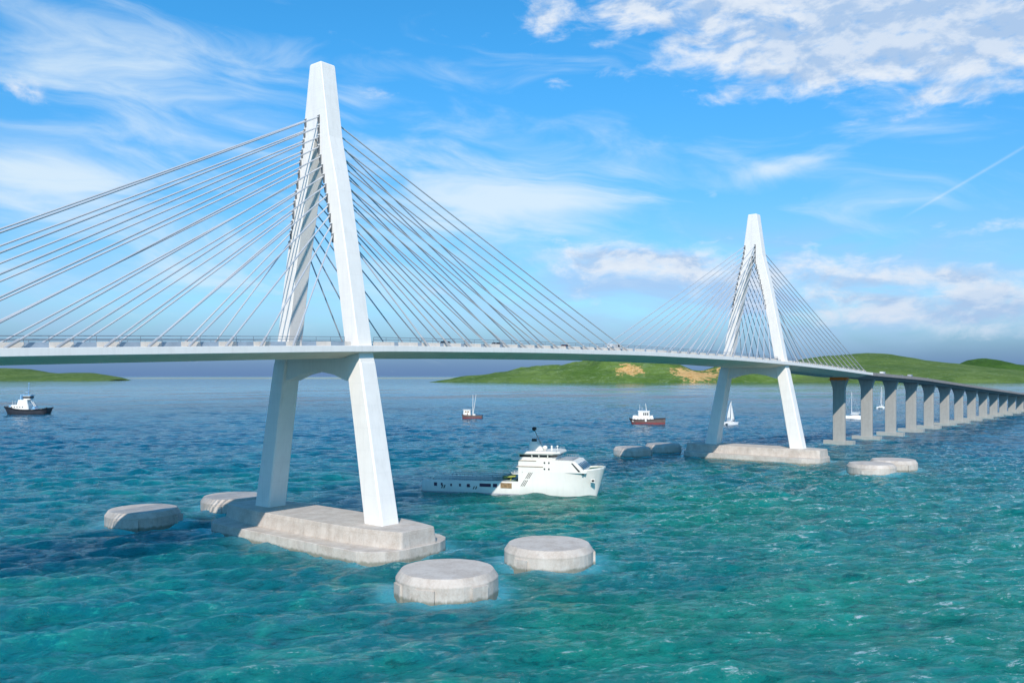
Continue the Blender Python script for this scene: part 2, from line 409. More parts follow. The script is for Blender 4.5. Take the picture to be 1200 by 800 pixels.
# ------------------------------------------------------------------ far land
def grass_mat(name, rocks, c0, c1, c2, ridge=.0, rock=True):
    m = bpy.data.materials.new(name); m.use_nodes = True; t = m.node_tree; B = NB(t); p = t.nodes['Principled BSDF']
    pos = B.node('ShaderNodeNewGeometry').outputs['Position']; x, y, z = B.sep(pos)
    n = B.noise(pos, .0035, 7, .6, .5); n2 = B.noise(pos, .022, 6, .65); n3 = B.noise(B.vec(x, y, B.mul(z, 6)), .004, 6, .6, 2.0)
    c = B.mix(B.smooth(n, .32, .68), c0, c1)
    c = B.mix(B.smooth(n2, .45, .7, 0, .5), c, c2)
    line = B.smooth(B.m('ABSOLUTE', B.sub(n3, .5)), .0, .022, ridge, 0)
    c = B.mix(line, c, (.22, .30, .16))
    if rocks:
        f = None
        for (rx, ry, rr) in rocks:
            dx_ = B.sub(x, rx); dy_ = B.sub(y, ry)
            d = B.m('SQRT', B.add(B.mul(dx_, dx_), B.mul(dy_, dy_)))
            g = B.smooth(B.add(B.mul(d, 1/rr), B.mul(B.sub(B.noise(B.vec(x, y, B.mul(z, 2)), .03, 5, .7), .5), 5.0)), .90, 1.15, 1, 0)
            f = g if f is None else B.m('MAXIMUM', f, g)
        rn = B.noise(B.vec(x, y, B.mul(z, 2.5)), .045, 6, .7, 1.0)
        rc = B.mix(B.smooth(rn, .35, .65), (.46, .25, .08), (.70, .48, .22))
        rc = B.mix(B.smooth(rn, .56, .66, 0, .7), rc, (.36, .15, .05))
        c = B.mix(f, c, rc)
    t.links.new(c, p.inputs['Base Color']); p.inputs['Roughness'].default_value = .95
    p.inputs['Specular IOR Level'].default_value = .1
    b = B.node('ShaderNodeBump'); B.put(b.inputs['Strength'], .6); B.put(b.inputs['Distance'], 26.0)
    B.put(b.inputs['Height'], B.add(n2, B.mul(n3, .8))); t.links.new(b.outputs[0], p.inputs['Normal'])
    return m
def fbm(x, y, seed, octs=5):
    rng = np.random.RandomState(seed); v = np.zeros_like(x); a = 1.0; f = 1.0
    for _ in range(octs):
        for k in range(4):
            t = rng.rand()*6.28; v += a*.35*np.sin(f*(x*math.cos(t) + y*math.sin(t)) + rng.rand()*6.28 + 1.1*np.sin(f*.6*(x*math.sin(t) - y*math.cos(t)) + k))
        a *= .5; f *= 1.97
    return v
def land(name, prof, y0, depth, material, seed, rug=.12, shore=None, nx=620, ny=150, crest=.55, wob=.1):
    """prof: list of (px, py) of the skyline; built as a real height field between y0 and y0+depth metres ahead"""
    px = np.array([p[0] for p in prof], float); py = np.array([p[1] for p in prof], float)
    yc = y0 + depth*crest
    Xc = (px - 600)/F*yc; Zc = H + (UH - py)/F*yc
    xs = np.linspace(Xc[0], Xc[-1], nx)
    # smooth skyline
    k = np.hanning(9); k /= k.sum()
    zc = np.interp(xs, Xc, Zc); zc = np.convolve(np.pad(zc, 4, mode='edge'), k, 'valid')
    v = np.linspace(0, 1, ny)
    XX, VV = np.meshgrid(xs, v)
    sc = np.clip(np.minimum(XX - xs[0], xs[-1] - XX)/(depth*.8), 0, 1)**.5
    YY = y0 + depth*(VV*(.25 + .75*sc) + (1 - sc)*.2) + 60*fbm(XX/600, VV*0, seed+3, 3)*wob*4
    # profile across the land: rises from the shore to the crest then falls behind
    rise = np.where(VV < crest, np.sin(np.clip(VV/crest, 0, 1)*math.pi/2)**.85, np.cos((VV - crest)/(1 - crest)*math.pi/2))
    Z = zc[None, :]*rise
    nz = fbm(XX/230, YY/230, seed)
    if rug > .1: nz = nz*.7 + 1.1*(.55 - np.abs(fbm(XX/150 + 3, YY/260, seed+9, 5))*1.3)
    Z = Z*(1 + rug*nz*np.clip(1.4 - np.abs(VV - crest)*1.2, 0, 1)*np.where(np.abs(VV-crest) < .04, .35, 1.0)) - 1.0
    X = XX*(YY/yc)**.0
    wx = X*math.sin(TH) + YY*math.cos(TH); wy = -X*math.cos(TH) + YY*math.sin(TH)
    co = np.stack([wx, wy, Z], -1).reshape(-1, 3)
    i = np.arange(ny-1)[:, None]*nx + np.arange(nx-1)[None, :]
    q = np.stack([i, i+1, i+nx+1, i+nx], -1).reshape(-1, 4)
    me = bpy.data.meshes.new(name); me.from_pydata(co.tolist(), [], q.tolist()); me.materials.append(material)
    for f in me.polygons: f.use_smooth = True
    o = bpy.data.objects.new(name, me); COL.objects.link(o); o['kind'] = 'structure'
    return o
g0, g1, g2 = (.070, .135, .026), (.130, .205, .048), (.045, .095, .020)
def rk(px, Y, r): X = (px - 600)/F*Y; a, b = c2w(X, Y); return (a, b, r)
rugged = grass_mat('rugged_grass', [rk(738, 4760, 62), rk(708, 5100, 40), rk(757, 5000, 50), rk(812, 4760, 95), rk(824, 4850, 90), rk(838, 5050, 85)], g0, g1, g2, ridge=.55)
land('hills', [(505, 447.5), (530, 444), (545, 441), (575, 439), (600, 434.5), (625, 431.5), (655, 430.5), (668, 428.5), (684, 427), (696, 422), (715, 420.5), (745, 421), (765, 423), (785, 427), (803, 432), (818, 432), (830, 428), (842, 424), (860, 422), (885, 424), (905, 428), (925, 434), (950, 440)],
     4600, 1200, rugged, 11, rug=.34)
smooth_g = grass_mat('smooth_grass', [], (.078, .138, .032), (.130, .195, .052), (.056, .105, .025), ridge=.35)
land('hills', [(850, 447), (880, 436), (905, 428), (930, 421), (960, 417), (1000, 415.5), (1030, 416), (1048, 418.5), (1064, 421.5), (1100, 425), (1150, 431), (1200, 440), (1240, 447)], 5400, 1600, smooth_g, 21, rug=.05, crest=.7)
land('hills', [(870, 446), (900, 440), (940, 435), (980, 430), (1010, 427), (1060, 426.5), (1100, 427), (1130, 429), (1160, 434), (1185, 441), (1205, 447)], 4500, 1000, smooth_g, 31, rug=.05, crest=.7)
land('hills', [(1060, 446), (1095, 436), (1118, 427), (1130, 422), (1145, 420), (1157, 421.5), (1170, 426), (1185, 427.5), (1210, 429), (1260, 433), (1340, 446)], 7600, 1600, grass_mat('dark_grass', [], (.040, .095, .016), (.06, .13, .022), (.03, .07, .012), ridge=.1), 41, rug=.05, crest=.6)
land('hills', [(-110, 446), (-60, 436), (-10, 431.5), (10, 431), (35, 432), (52, 435.5), (72, 437.5), (95, 436.5), (115, 436.5), (132, 438.5), (150, 441), (160, 444.5)], 6300, 1500, smooth_g, 51, rug=.06)
sand = mat('pale_sand', (.30, .36, .30), .9, var=.1, scale=.001)
land('sandbar', [(120, 444), (170, 442.2), (300, 442.1), (430, 442.1), (540, 442.2), (600, 444)], 11800, 900, sand, 61, rug=.03, nx=200, ny=20)

# ------------------------------------------------------------------ the cable-stayed bridge
bridge = empty('cable_stayed_bridge', (T1, ax(T1), 0))
tag(bridge, 'long white cable-stayed bridge with two A-shaped pylons crossing the strait', 'bridge')
def sect_loft(name, sect, s0, s1, m, parent, step=6.0, origin=None, closed=True, caps=True, half=False, mis=None):
    bm = nb(); n = max(2, int((s1 - s0)/step) + 1)
    o = origin or Vector((0, 0, 0)); rings = []
    for s in np.linspace(s0, s1, n):
        rings.append([(s - o.x, ax(s) + q - o.y, zt(s) + z - o.z) for q, z in sect])
    loft(bm, rings, closed=closed, caps=caps)
    return obj(name, bm, m, parent)
OB = Vector(bridge.location)
HW = 15.8
deck = sect_loft('deck', [(-HW, 0), (-HW, -1.15), (-HW+.35, -1.3), (-8.5, -2.45), (8.5, -2.45), (HW-.35, -1.3), (HW, -1.15), (HW, 0)], S_BEG-2, S_END, 'soffit', bridge, origin=OB)
for sg in (-1, 1):
    q0 = sg*(HW+.003)
    sect_loft('edge_beam', [(q0, .10), (q0 + sg*.12, .05), (q0 + sg*.12, -1.12), (q0, -1.2)], S_BEG-2, S_END+3.0, 'fascia', deck, origin=OB)
sect_loft('central_girder', [(-3.2, -2.455), (-2.4, -3.0), (2.4, -3.0), (3.2, -2.455)], T2+6, S_END-18, 'grey_conc', deck, origin=OB)
sect_loft('roadway', [(-12.6, .004), (12.6, .004), (12.6, .05), (-12.6, .05)], S_BEG-2, S_END, 'asphalt', deck, origin=OB)
def lines(parent, s0, s1, origin, edge=(-12.2, -.9, .9, 12.2), mid=(-8.4, -4.6, 4.6, 8.4)):
    bm = nb()
    for q in edge:
        n = int((s1 - s0)/8)
        for i in range(n):
            a = s0 + (s1 - s0)*i/n; b = s0 + (s1 - s0)*(i+1)/n
            v = [bm.verts.new((s - origin.x, ax(s) + qq - origin.y, zt(s) + .056 - origin.z)) for s, qq in ((a, q-.08), (b, q-.08), (b, q+.08), (a, q+.08))]
            bm.faces.new(v)
    for q in mid:
        s = s0 + 2
        while s < s1 - 6:
            v = [bm.verts.new((t - origin.x, ax(t) + qq - origin.y, zt(t) + .056 - origin.z)) for t, qq in ((s, q-.07), (s+4, q-.07), (s+4, q+.07), (s, q+.07))]
            bm.faces.new(v); s += 12
    return obj('lane_marking', bm, 'line', parent)
lines(deck, S_BEG-2, S_END, OB)
def parapet(q, s0, s1, parent, origin, duty):
    """low concrete wall in bays, blue-grey bays between that paint the shade cast along it, two rails on posts above"""
    bm = nb(); s = s0; k = 0
    while s < s1 - .5:
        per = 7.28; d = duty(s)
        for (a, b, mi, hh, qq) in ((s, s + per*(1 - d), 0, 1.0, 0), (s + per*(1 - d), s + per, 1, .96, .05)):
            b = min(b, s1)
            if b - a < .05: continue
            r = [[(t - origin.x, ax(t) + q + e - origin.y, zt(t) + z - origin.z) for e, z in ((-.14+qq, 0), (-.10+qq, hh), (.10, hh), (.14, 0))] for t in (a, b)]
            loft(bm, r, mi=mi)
        s += per
    o = obj('parapet_wall', bm, ['parapet', 'shade_bay'], parent)
    bm = nb()
    for h in (1.42, 1.95):
        n = int((s1 - s0)/7.28)
        for i in range(n):
            a = s0 + 7.28*i; b = a + 7.28
            tube(bm, (a - origin.x, ax(a) + q - origin.y, zt(a) + h - origin.z), (b - origin.x, ax(b) + q - origin.y, zt(b) + h - origin.z), .06, 5)
    s = s0
    while s < s1:
        tube(bm, (s - origin.x, ax(s) + q - origin.y, zt(s) + .9 - origin.z), (s - origin.x, ax(s) + q - origin.y, zt(s) + 1.97 - origin.z), .045, 4); s += 3.64
    obj('parapet_rail', bm, 'rail', o)
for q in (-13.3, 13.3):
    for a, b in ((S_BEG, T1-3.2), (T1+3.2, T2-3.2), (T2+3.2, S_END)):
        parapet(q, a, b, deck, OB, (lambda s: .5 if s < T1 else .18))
bm = nb()
r = [[(s - OB.x, ax(s) + e - OB.y, zt(s) + z - OB.z) for e, z in ((-.3, .05), (-.12, .85), (.12, .85), (.3, .05))] for s in np.linspace(S_BEG, S_END, 60)]
loft(bm, r); obj('median_barrier', bm, 'fascia', deck)

OUT = [(5.6, 22.0), (25, 18.0), (41, 14.6), (60, 10.9), (76, 7.6), (88, 4.6), (96, 3.3), (104.8, 1.9)]
INN = [(5.6, 16.9), (25, 13.4), (41, 10.3), (60, 7.0), (76, 3.5), (88, .35)]
THK = [(5.6, 2.35), (38, 2.15), (41, 1.95), (88, 1.95), (104.8, 1.95)]
def ip(t, z): return float(np.interp(z, [a for a, _ in t], [b for _, b in t]))
NC = 13
zanch = [92.6 - 2.2*i for i in range(NC)]
def chamf_rect(x0, x1, y0, y1, z, c=.22):
    return [(x0+c, y0, z), (x1-c, y0, z), (x1, y0+c, z), (x1, y1-c, z), (x1-c, y1, z), (x0+c, y1, z), (x0, y1-c, z), (x0, y0+c, z)]
def make_pylon(s0, offR, offL, stepR, stepL, rise=0.0):
    p = empty('pylon', (s0 - OB.x, ax(s0) - OB.y, 0)); p.parent = bridge
    for sg in (-1, 1):
        bm = nb(); rings = []
        for z in (5.6, 15, 25, 33, 38.8):
            a, b = sorted((sg*ip(INN, z)*.985, sg*ip(OUT, z)*1.012)); t = ip(THK, z)*1.03
            rings.append(chamf_rect(-t, t, a, b, z, .3))
        loft(bm, rings); obj('lower_leg', bm, 'white', p)
        bm = nb(); rings = []
        for z in (38.8, 41, 50, 60, 70, 76, 82, 87.99):
            a, b = sorted((sg*ip(INN, z), sg*ip(OUT, z))); t = ip(THK, z)
            rings.append(chamf_rect(-t, t, a, b, z, .14))
        loft(bm, rings); obj('upper_leg', bm, 'white', p)
    bm = nb()
    loft(bm, [chamf_rect(-ip(THK, z), ip(THK, z), -ip(OUT, z), ip(OUT, z), z + rise*(z-88)/16, .10) for z in (88, 92, 96, 100, 104.4)] + [chamf_rect(-1.8, 1.8, -1.75, 1.75, 104.7 + rise, .10)])
    obj('crown', bm, 'white', p)
    bm = nb()
    prism(bm, [(-12.4, 39.9), (-13.5, 35.0), (-10.2, 35.0), (-6.0, 36.3), (-1.8, 36.95), (1.8, 36.95), (6.0, 36.3), (10.2, 35.0), (13.5, 35.0), (12.4, 39.9)], 'x', -1.7, 1.7)
    obj('crossbeam', bm, 'white', p)
    # stays: two planes, two fans
    for pl in (-1, 1):
        for (d, off, st) in ((1, offR, stepR), (-1, offL, stepL)):
            for i in range(NC):
                sA = s0 + d*(off + st*(NC-1-i)); z1 = zanch[i]
                qm = (-max(ip(INN, min(z1, 87.9)), .9) - .38) if pl < 0 else ip(OUT, z1) - .42
                A = Vector((d*(ip(THK, z1) + .05), qm, z1))
                Bp = Vector((sA - s0, ax(sA) - ax(s0) + pl*14.7, zt(sA) + .05))
                bm = nb()
                # gently sagging stay in segments
                L = (Bp - A).length; pts = []
                for k in range(7):
                    t = k/6; q = A.lerp(Bp, t); q.z -= 4*t*(1-t)*L*L*.000028; pts.append(q)
                for u, v in zip(pts, pts[1:]): tube(bm, u, v, .165, 8)
                dr = (Bp - A).normalized()
                tube(bm, Bp - dr*2.6, Bp, .26, 8, mi=1)                 # lower sleeve
                # raised anchor wedge on the pylon face, dark colour painted for notch shade
                w = .33
                X0 = d*ip(THK, z1)
                v = [(X0, -w, .45), (X0, w, .45), (X0, w, -1.55), (X0, -w, -1.55)]
                o_ = [(X0 + d*.26, -w, .2), (X0 + d*.26, w, .2), (X0 + d*.02, w, -1.5), (X0 + d*.02, -w, -1.5)]
                loft(bm, [[(a, qm + b, z1 + c) for a, b, c in v], [(a, qm + b, z1 + c) for a, b, c in o_]], mi=2)
                obj('stay_cable', bm, ['cable', 'shipg', 'notch_shade'], p, smooth=False)
    # stepped footing
    f = nb()
    def boat(k, off, z):      # hull-shaped plan with rounded narrow ends
        half = {'l': [(11.7, 18), (11.5, 25.0), (10.4, 27.6), (8.2, 29.6), (5.6, 30.8), (3.2, 31.1)],
                'u': [(7.3, 16), (6.5, 22), (5.6, 26.5), (4.9, 29.2), (4.5, 30.2), (4.2, 30.3)]}[k]
        P = [(x + off, y + off) for x, y in half]
        q = P + [(-x, y) for x, y in P[::-1]] + [(-x, -y) for x, y in P] + [(x, -y) for x, y in P[::-1]]
        return [(x, y, z) for x, y in q]
    loft(f, [boat('l', .05, -3), boat('l', .05, 2.25), boat('l', -.06, 2.35)])
    lower = obj('pile_cap', f, 'footing', p)
    f = nb()
    loft(f, [boat('u', .3, 2.352), boat('u', -.05, 5.5), boat('u', -.15, 5.6)])
    obj('plinth', f, 'footing', lower)
    return p
make_pylon(T1, 18.7, 18.7, 7.3, 7.3)
make_pylon(T2, 12.5, 17.0, 7.25, 7.3, 1.6)

# ------------------------------------------------------------------ viaducts
def pier_bm(s, parent, origin, orange=False):
    pe = empty('pier', (s - origin.x, ax(s) - origin.y, 0)); pe.parent = parent
    zt_ = zt(s) - 2.35 - (1.5 if orange else 0)
    bm = nb()
    def rr(hx, hy, z): return chamf_rect(-hx, hx, -hy, hy, z, .25)
    loft(bm, [rr(1.25, 3.05, 2.1), rr(1.25, 3.05, max(zt_-6, 3)), rr(1.3, 3.25, max(zt_-3.8, 3.2)), rr(1.45, 3.8, max(zt_-1.8, 3.4)), rr(1.6, 4.5, zt_)])
    obj('column', bm, 'pier_conc', pe)
    bm = nb(); loft(bm, [chamf_rect(-2.5, 2.5, -7.6, 7.6, -3, .1), chamf_rect(-2.5, 2.5, -7.6, 7.6, 1.95, .1), chamf_rect(-2.4, 2.4, -7.5, 7.5, 2.1, .1)])
    obj('pile_cap', bm, 'pier_conc', pe)
    if orange:
        bm = nb(); box(bm, -2.1, 2.1, -5.0, 5.0, zt_, zt_+.35); box(bm, -1.7, 1.7, -4.4, 4.4, zt_+.352, zt_+1.5)
        for q in (-4, -2, 0, 2, 4): box(bm, -2.3, -2.102, q-.15, q+.15, zt_-.4, zt_+.34)
        obj('bearing_frame', bm, 'orange', pe)
def viaduct(name, label, s0, s1, pier_s, orange):
    e = empty(name, ((s0+s1)/2, ax((s0+s1)/2), 0)); tag(e, label, 'bridge'); O = Vector(e.location)
    dk = sect_loft('deck', [(-8.4, 0), (-8.4, -.6), (-6.2, -1.0), (-5.0, -2.35), (5.0, -2.35), (6.2, -1.0), (8.4, -.6), (8.4, 0)], s0, s1, 'via_conc', e, origin=O)
    for sg in (-1, 1):
        w = sg*8.4
        sect_loft('parapet_wall', [(w, -.75), (w + sg*.3, -.72), (w + sg*.26, 1.0), (w - sg*.04, 1.0)], s0, s1, 'via_conc', dk, origin=O)
    sect_loft('roadway', [(-7.9, .004), (7.9, .004), (7.9, .05), (-7.9, .05)], s0, s1, 'asphalt', dk, origin=O)
    lines(dk, s0, s1, O, (-7.5, -.6, .6, 7.5), (-4.1, 4.1))
    sect_loft('median_barrier', [(-.3, .05), (-.12, .85), (.12, .85), (.3, .05)], s0, s1, 'via_conc', dk, origin=O)
    for i, s in enumerate(pier_s): pier_bm(s, e, O, orange and i == 0)
viaduct('approach_viaduct', 'long grey concrete viaduct on slab columns running off beyond the far pylon', S_END+.02, 1480, PIERS, True)
viaduct('approach_viaduct', 'grey concrete viaduct joining the near end of the white bridge outside the left edge', -400, S_BEG-2.02, [S_BEG-3-44*k for k in range(9)], False)

# ------------------------------------------------------------------ dolphins
DLAB = ['round concrete dolphin half shaded standing alone in the water left of the near pylon',
        'round concrete dolphin partly hidden behind the left end of the near pylon footing',
        'largest round concrete dolphin in the foreground, right in front of the near pylon footing',
        'round concrete dolphin right of the near footing, in open water below the white ship',
        'left one of the two shaded low concrete dolphins left of the far pylon',
        'right one of two shaded concrete dolphins, nearest the far footing left end',
        'nearer of the two pale concrete dolphins right of the far pylon footing',
        'farther of the two pale concrete dolphins right of the far pylon, behind its twin']
def make_dolphin(seed):
    rnd = random.Random(seed); bm = nb(); n = 40; rings = []
    flat = [1.0]*n
    k0 = rnd.randrange(n)
    for j in range(6): flat[(k0 + j) % n] = .985
    for r, z in ((8.6, -3), (8.6, 2.6), (8.54, 2.72), (7.8, 3.78), (7.7, 3.82)):
        rings.append([(r*flat[i]*math.cos(2*math.pi*i/n), r*flat[i]*math.sin(2*math.pi*i/n), z + (rnd.random()-.5)*.05*(z > 2)) for i in range(n)])
    loft(bm, rings)
    # squared fender faces let into the round side
    for k in range(3):
        a = rnd.random()*6.28; w = rnd.uniform(1.4, 2.4); h0 = rnd.uniform(-.5, .3); h1 = rnd.uniform(1.9, 2.45)
        box(bm, 8.2, 8.72 + .06*k, -w, w, h0 - 1.5, h1, mt=Matrix.Rotation(a, 4, 'Z'))
    return bm
for i, c in enumerate(DOL):
    o = obj('mooring_dolphin', make_dolphin(i), 'footing')
    o.location = (c.x, c.y, 0); o.rotation_euler.z = random.random()*6
    tag(o, DLAB[i], 'dolphin', 'concrete dolphins around the pylons')

# ------------------------------------------------------------------ boats
def place(o, px, py, bowpx=None, hd=None, z=0):
    """origin amidships; hd = heading in degrees from the picture's right, positive away from the viewer"""
    x, y = at(px, py); o.location = (x, y, z)
    o.rotation_euler.z = TH - R(90) + R(hd)
def hull_bm(bm, L, Bm, st, mi=0, deckz=None, mideck=None):
    """st: stations (t from -1 stern to 1 bow, half breadth factor at water, at deck, deck height, x shift at deck). Lofted skin with deck."""
    rings = []
    for (t, bw, bd, zd, xs) in st:
        x = t*L/2; rings.append([(x, -bd*Bm/2 if abs(bd) > 0 else 0, zd), (x - xs*.5, -(bw*.6+bd*.4)*Bm/2, zd*.5), (x - xs, -bw*Bm/2, 0), (x - xs, -bw*Bm*.42, -1.5),
                                 (x - xs, bw*Bm*.42, -1.5), (x - xs, bw*Bm/2, 0), (x - xs*.5, (bw*.6+bd*.4)*Bm/2, zd*.5), (x, bd*Bm/2, zd)])
    rv = [[bm.verts.new(p) for p in r] for r in rings]
    for a, b in zip(rv, rv[1:]):
        for i in range(7): bm.faces.new((a[i], a[i+1], b[i+1], b[i])).material_index = mi
    for r in (rv[0], rv[-1]):
        bm.faces.new(r).material_index = mi
    # deck
    for a, b in zip(rv, rv[1:]):
        f = bm.faces.new((a[0], b[0], b[7], a[7])); f.material_index = mi if mideck is None else mideck
def strip(bm, L, Bm, st, z0, z1, off=.03, mi=0, t0=-1, t1=1):
    """band round the hull between two heights, standing proud of the skin"""
    for sg in (-1, 1):
        rings = []
        for (t, bw, bd, zd, xs) in st:
            if t < t0 or t > t1: continue
            def pt(z):
                f = min(max(z/zd, 0), 1); b = (bw + (bd-bw)*f)*Bm/2 + off; return (t*L/2 - xs*(1-f), sg*b, z)
            rings.append([pt(z0), pt(z1)])
        rv = [[bm.verts.new(p) for p in r] for r in rings]
        for a, b in zip(rv, rv[1:]): bm.faces.new((a[0], a[1], b[1], b[0])).material_index = mi

# --- the white offshore supply ship
def supply_ship():
    e = empty('supply_ship'); L = 57.0; Bm = 13.0
    K = lambda px: (px - 600)*L/210
    # low aft hull
    stA = [(-1.0, .80, .86, 3.7, 0), (-.97, .90, .97, 4.15, 0), (-.85, .97, 1.0, 4.25, 0), (-.4, 1, 1, 4.35, 0), (.12, 1, 1, 4.6, 0)]
    bm = nb()
    # aft: side walls + low working deck
    for sg in (-1, 1):
        rings = []
        for (t, bw, bd, zd, xs) in stA:
            x = t*L/2; b = bd*Bm/2*sg; w = bw*Bm/2*sg
            rings.append([(x, w*.9, -1.5), (x, w, .0), (x, b, zd*.6), (x, b, zd), (x, b - sg*.5, zd), (x, b - sg*.5, 1.6)])
        loft(bm, rings, closed=False, caps=False)
    rings = [[(t*L/2, -bd*Bm/2+.4, 1.6), (t*L/2, bd*Bm/2-.4, 1.6)] for (t, bw, bd, zd, xs) in stA]
    loft(bm, rings, closed=False, caps=False, mi=1)
    v = [bm.verts.new(p) for p in ((-L/2, -.4*Bm, -1.5), (-L/2, .4*Bm, -1.5), (-L/2, .43*Bm, 3.0), (-L/2, -.43*Bm, 3.0))]; bm.faces.new(v)
    # high forward hull
    stF = [(.12, 1, 1, 5.4, 0), (.16, 1, 1, 8.0, 0), (.42, 1, 1, 8.0, 0), (.62, .86, .99, 8.2, .3), (.78, .62, .92, 8.6, .8), (.90, .34, .74, 9.0, 1.5), (.97, .13, .48, 9.2, 2.1), (1.0, .02, .20, 9.25, 2.4)]
    hull_bm(bm, L, Bm, stF, 0, mideck=1)
    hull = obj('hull', bm, ['shipw', 'deckg'], e, smooth='angle')
    S = -Bm/2       # starboard face y (towards the viewer)
    # boot line
    bm = nb(); strip(bm, L, Bm, [(a, b, c, 4, x) for a, b, c, d, x in stA], -.1, .35, .03); obj('boot_stripe', bm, 'shipg', hull)
    # bulwark at the bow
    bm = nb()
    for sg in (-1, 1):
        pts = [(.55, .99, 8.1), (.62, .99, 8.25), (.78, .92, 8.65), (.90, .74, 9.05), (.97, .48, 9.25), (1.0, .20, 9.3)]
        loft(bm, [[(t*L/2, sg*b*Bm/2, z-.1), (t*L/2, sg*b*Bm/2, z+.4), (t*L/2-.15, sg*(b*Bm/2-.2), z+.4), (t*L/2-.15, sg*(b*Bm/2-.2), z-.1)] for t, b, z in pts])
    box(bm, L/2-.3, L/2-.05, -.2*Bm/2, .2*Bm/2, 9.2, 9.7)
    obj('bow_bulwark', bm, 'shipw', hull)
    # accommodation block, flush with the sides, raked front
    bm = nb()
    prism(bm, [(K(611.5), 8.003), (K(611.5), 12.1), (K(668), 12.1), (K(676), 11.9), (K(688), 8.003)], 'y', S+.06, -S-.06)
    box(bm, K(611.5), K(616), S+.06, -S-.06, 4.2, 8.0)
    acc = obj('accommodation_block', bm, 'shipw', e)
    for sg in (-1, 1):
        for (px, z) in ((641.5, 11.2), (646.5, 11.2), (641.5, 9.1), (646.5, 9.1)):
            bm = nb(); ys = sorted((sg*(-S-.05), sg*(-S+.04))); box(bm, K(px)-.22, K(px)+.22, ys[0], ys[1], z-.25, z+.3); obj('window', bm, 'glass', acc)
        # raked dark side windows by the front
        bm = nb(); ys = sorted((sg*(-S-.05), sg*(-S+.04)))
        prism(bm, [(K(671.5), 11.3), (K(673.0), 11.3), (K(682), 8.5), (K(679.5), 8.5)], 'y', ys[0], ys[1]); obj('window', bm, 'glass', acc)
    bm = nb()
    for i in range(5):
        y = -4.8 + 2.4*i
        prism(bm, [(K(676)+.25, 11.4), (K(676)+.33, 11.4), (K(684)+.38, 9.4), (K(684)+.30, 9.4)], 'y', y-.8, y+.8)
    obj('front_window', bm, 'glass', acc)
    bm = nb()
    for z in (9.9, 11.9):
        for sg in (-1, 1):
            ys = sorted((sg*(-S-.04), sg*(-S+.10))); box(bm, K(611), K(632 if z > 11 else 640), ys[0], ys[1], z-.18, z+.0)
    obj('deck_edge', bm, 'brown', acc)
    # aft galleries
    for z in (7.1, 9.4, 11.9):
        bm = nb(); box(bm, K(602.5), K(611.4), S+1.2, -S-1.2, z-.18, z); g = obj('gallery', bm, 'shipw', e)
        bm = nb()
        for y in (S+1.3, -S-1.3):
            for h in (.5, 1.0): tube(bm, (K(602.8), y, z+h), (K(611.4), y, z+h), .05, 5)
            for px in (602.8, 606, 609): tube(bm, (K(px), y, z), (K(px), y, z+1), .05, 5)
        for h in (.5, 1.0): tube(bm, (K(602.8), S+1.3, z+h), (K(602.8), -S-1.3, z+h), .05, 5)
        obj('railing', bm, 'shipw', g)
    # wheelhouse
    def oct_(x0, x1, hy, z, c=1.6): return [(x0, -hy, z), (x1-c, -hy, z), (x1, -hy+c*1.2, z), (x1, hy-c*1.2, z), (x1-c, hy, z), (x0, hy, z)]
    bm = nb(); loft(bm, [oct_(K(611.5), K(652), 5.9, 12.103), oct_(K(611.5), K(653), 6.1, 13.2)]); wh = obj('wheelhouse', bm, 'shipw', e)
    bm = nb(); loft(bm, [oct_(K(612), K(653), 6.02, 13.203), oct_(K(612), K(655), 6.3, 14.3)]); obj('window_band', bm, 'glass', wh)
    bm = nb()
    for px in (612.3, 627, 635, 645):
        box(bm, K(px)-.12, K(px)+.12, -6.42, -6.1, 13.15, 14.35); box(bm, K(px)-.12, K(px)+.12, 6.1, 6.42, 13.15, 14.35)
    obj('mullion', bm, 'shipw', wh)
    bm = nb(); loft(bm, [oct_(K(611), K(656.5), 6.6, 14.303), oct_(K(610.5), K(658), 6.9, 14.9), oct_(K(611), K(657), 6.5, 15.6)]); obj('roof', bm, 'shipw', wh)
    bm = nb()
    hy = 6.2
    for h in (.45, .9):
        for y in (-hy, hy): tube(bm, (K(611.5), y, 15.6+h), (K(655), y, 15.6+h), .04, 4)
        tube(bm, (K(655), -hy, 15.6+h), (K(655), hy, 15.6+h), .04, 4)
    for i in range(9):
        for y in (-hy, hy): tube(bm, (K(611.5+i*5.4), y, 15.6), (K(611.5+i*5.4), y, 16.5), .04, 4)
    obj('railing', bm, 'shipg', wh)
    # mast housing, funnel and mast
    bm = nb(); loft(bm, [chamf_rect(K(619), K(636.5), -2.6, 2.6, 15.603, .4), chamf_rect(K(619.5), K(632), -2.2, 2.2, 17.6, .4), chamf_rect(K(620), K(629), -1.9, 1.9, 18.6, .4)]); obj('mast_housing', bm, 'shipw', e)
    bm = nb(); tube(bm, (K(624), 0, 18.6), (K(624), 0, 19.5), .85, 10, r2=.75); obj('funnel', bm, 'black', e)
    bm = nb(); tube(bm, (K(631.5), 0, 18.0), (K(624.5), 0, 22.4), .22, 6, r2=.14); tube(bm, (K(627.8), -1.6, 20.2), (K(627.8), 1.6, 20.2), .08, 5); tube(bm, (K(636), 0, 15.6), (K(628.5), 0, 19.6), .12, 5)
    mast = obj('mast', bm, 'shipg', e)
    bm = nb(); ball(bm, (K(624), 0, 22.9), .72); obj('radar_dome', bm, 'black', mast, smooth=True)
    bm = nb(); ball(bm, (K(638), -1.5, 16.6), .75); tube(bm, (K(638), -1.5, 15.6), (K(638), -1.5, 16.2), .3, 6); obj('satellite_dome', bm, 'shipw', e, smooth=True)
    bm = nb(); tube(bm, (K(646), -2, 15.6), (K(646), -2, 17.4), .28, 6); obj('antenna', bm, 'shipw', e)
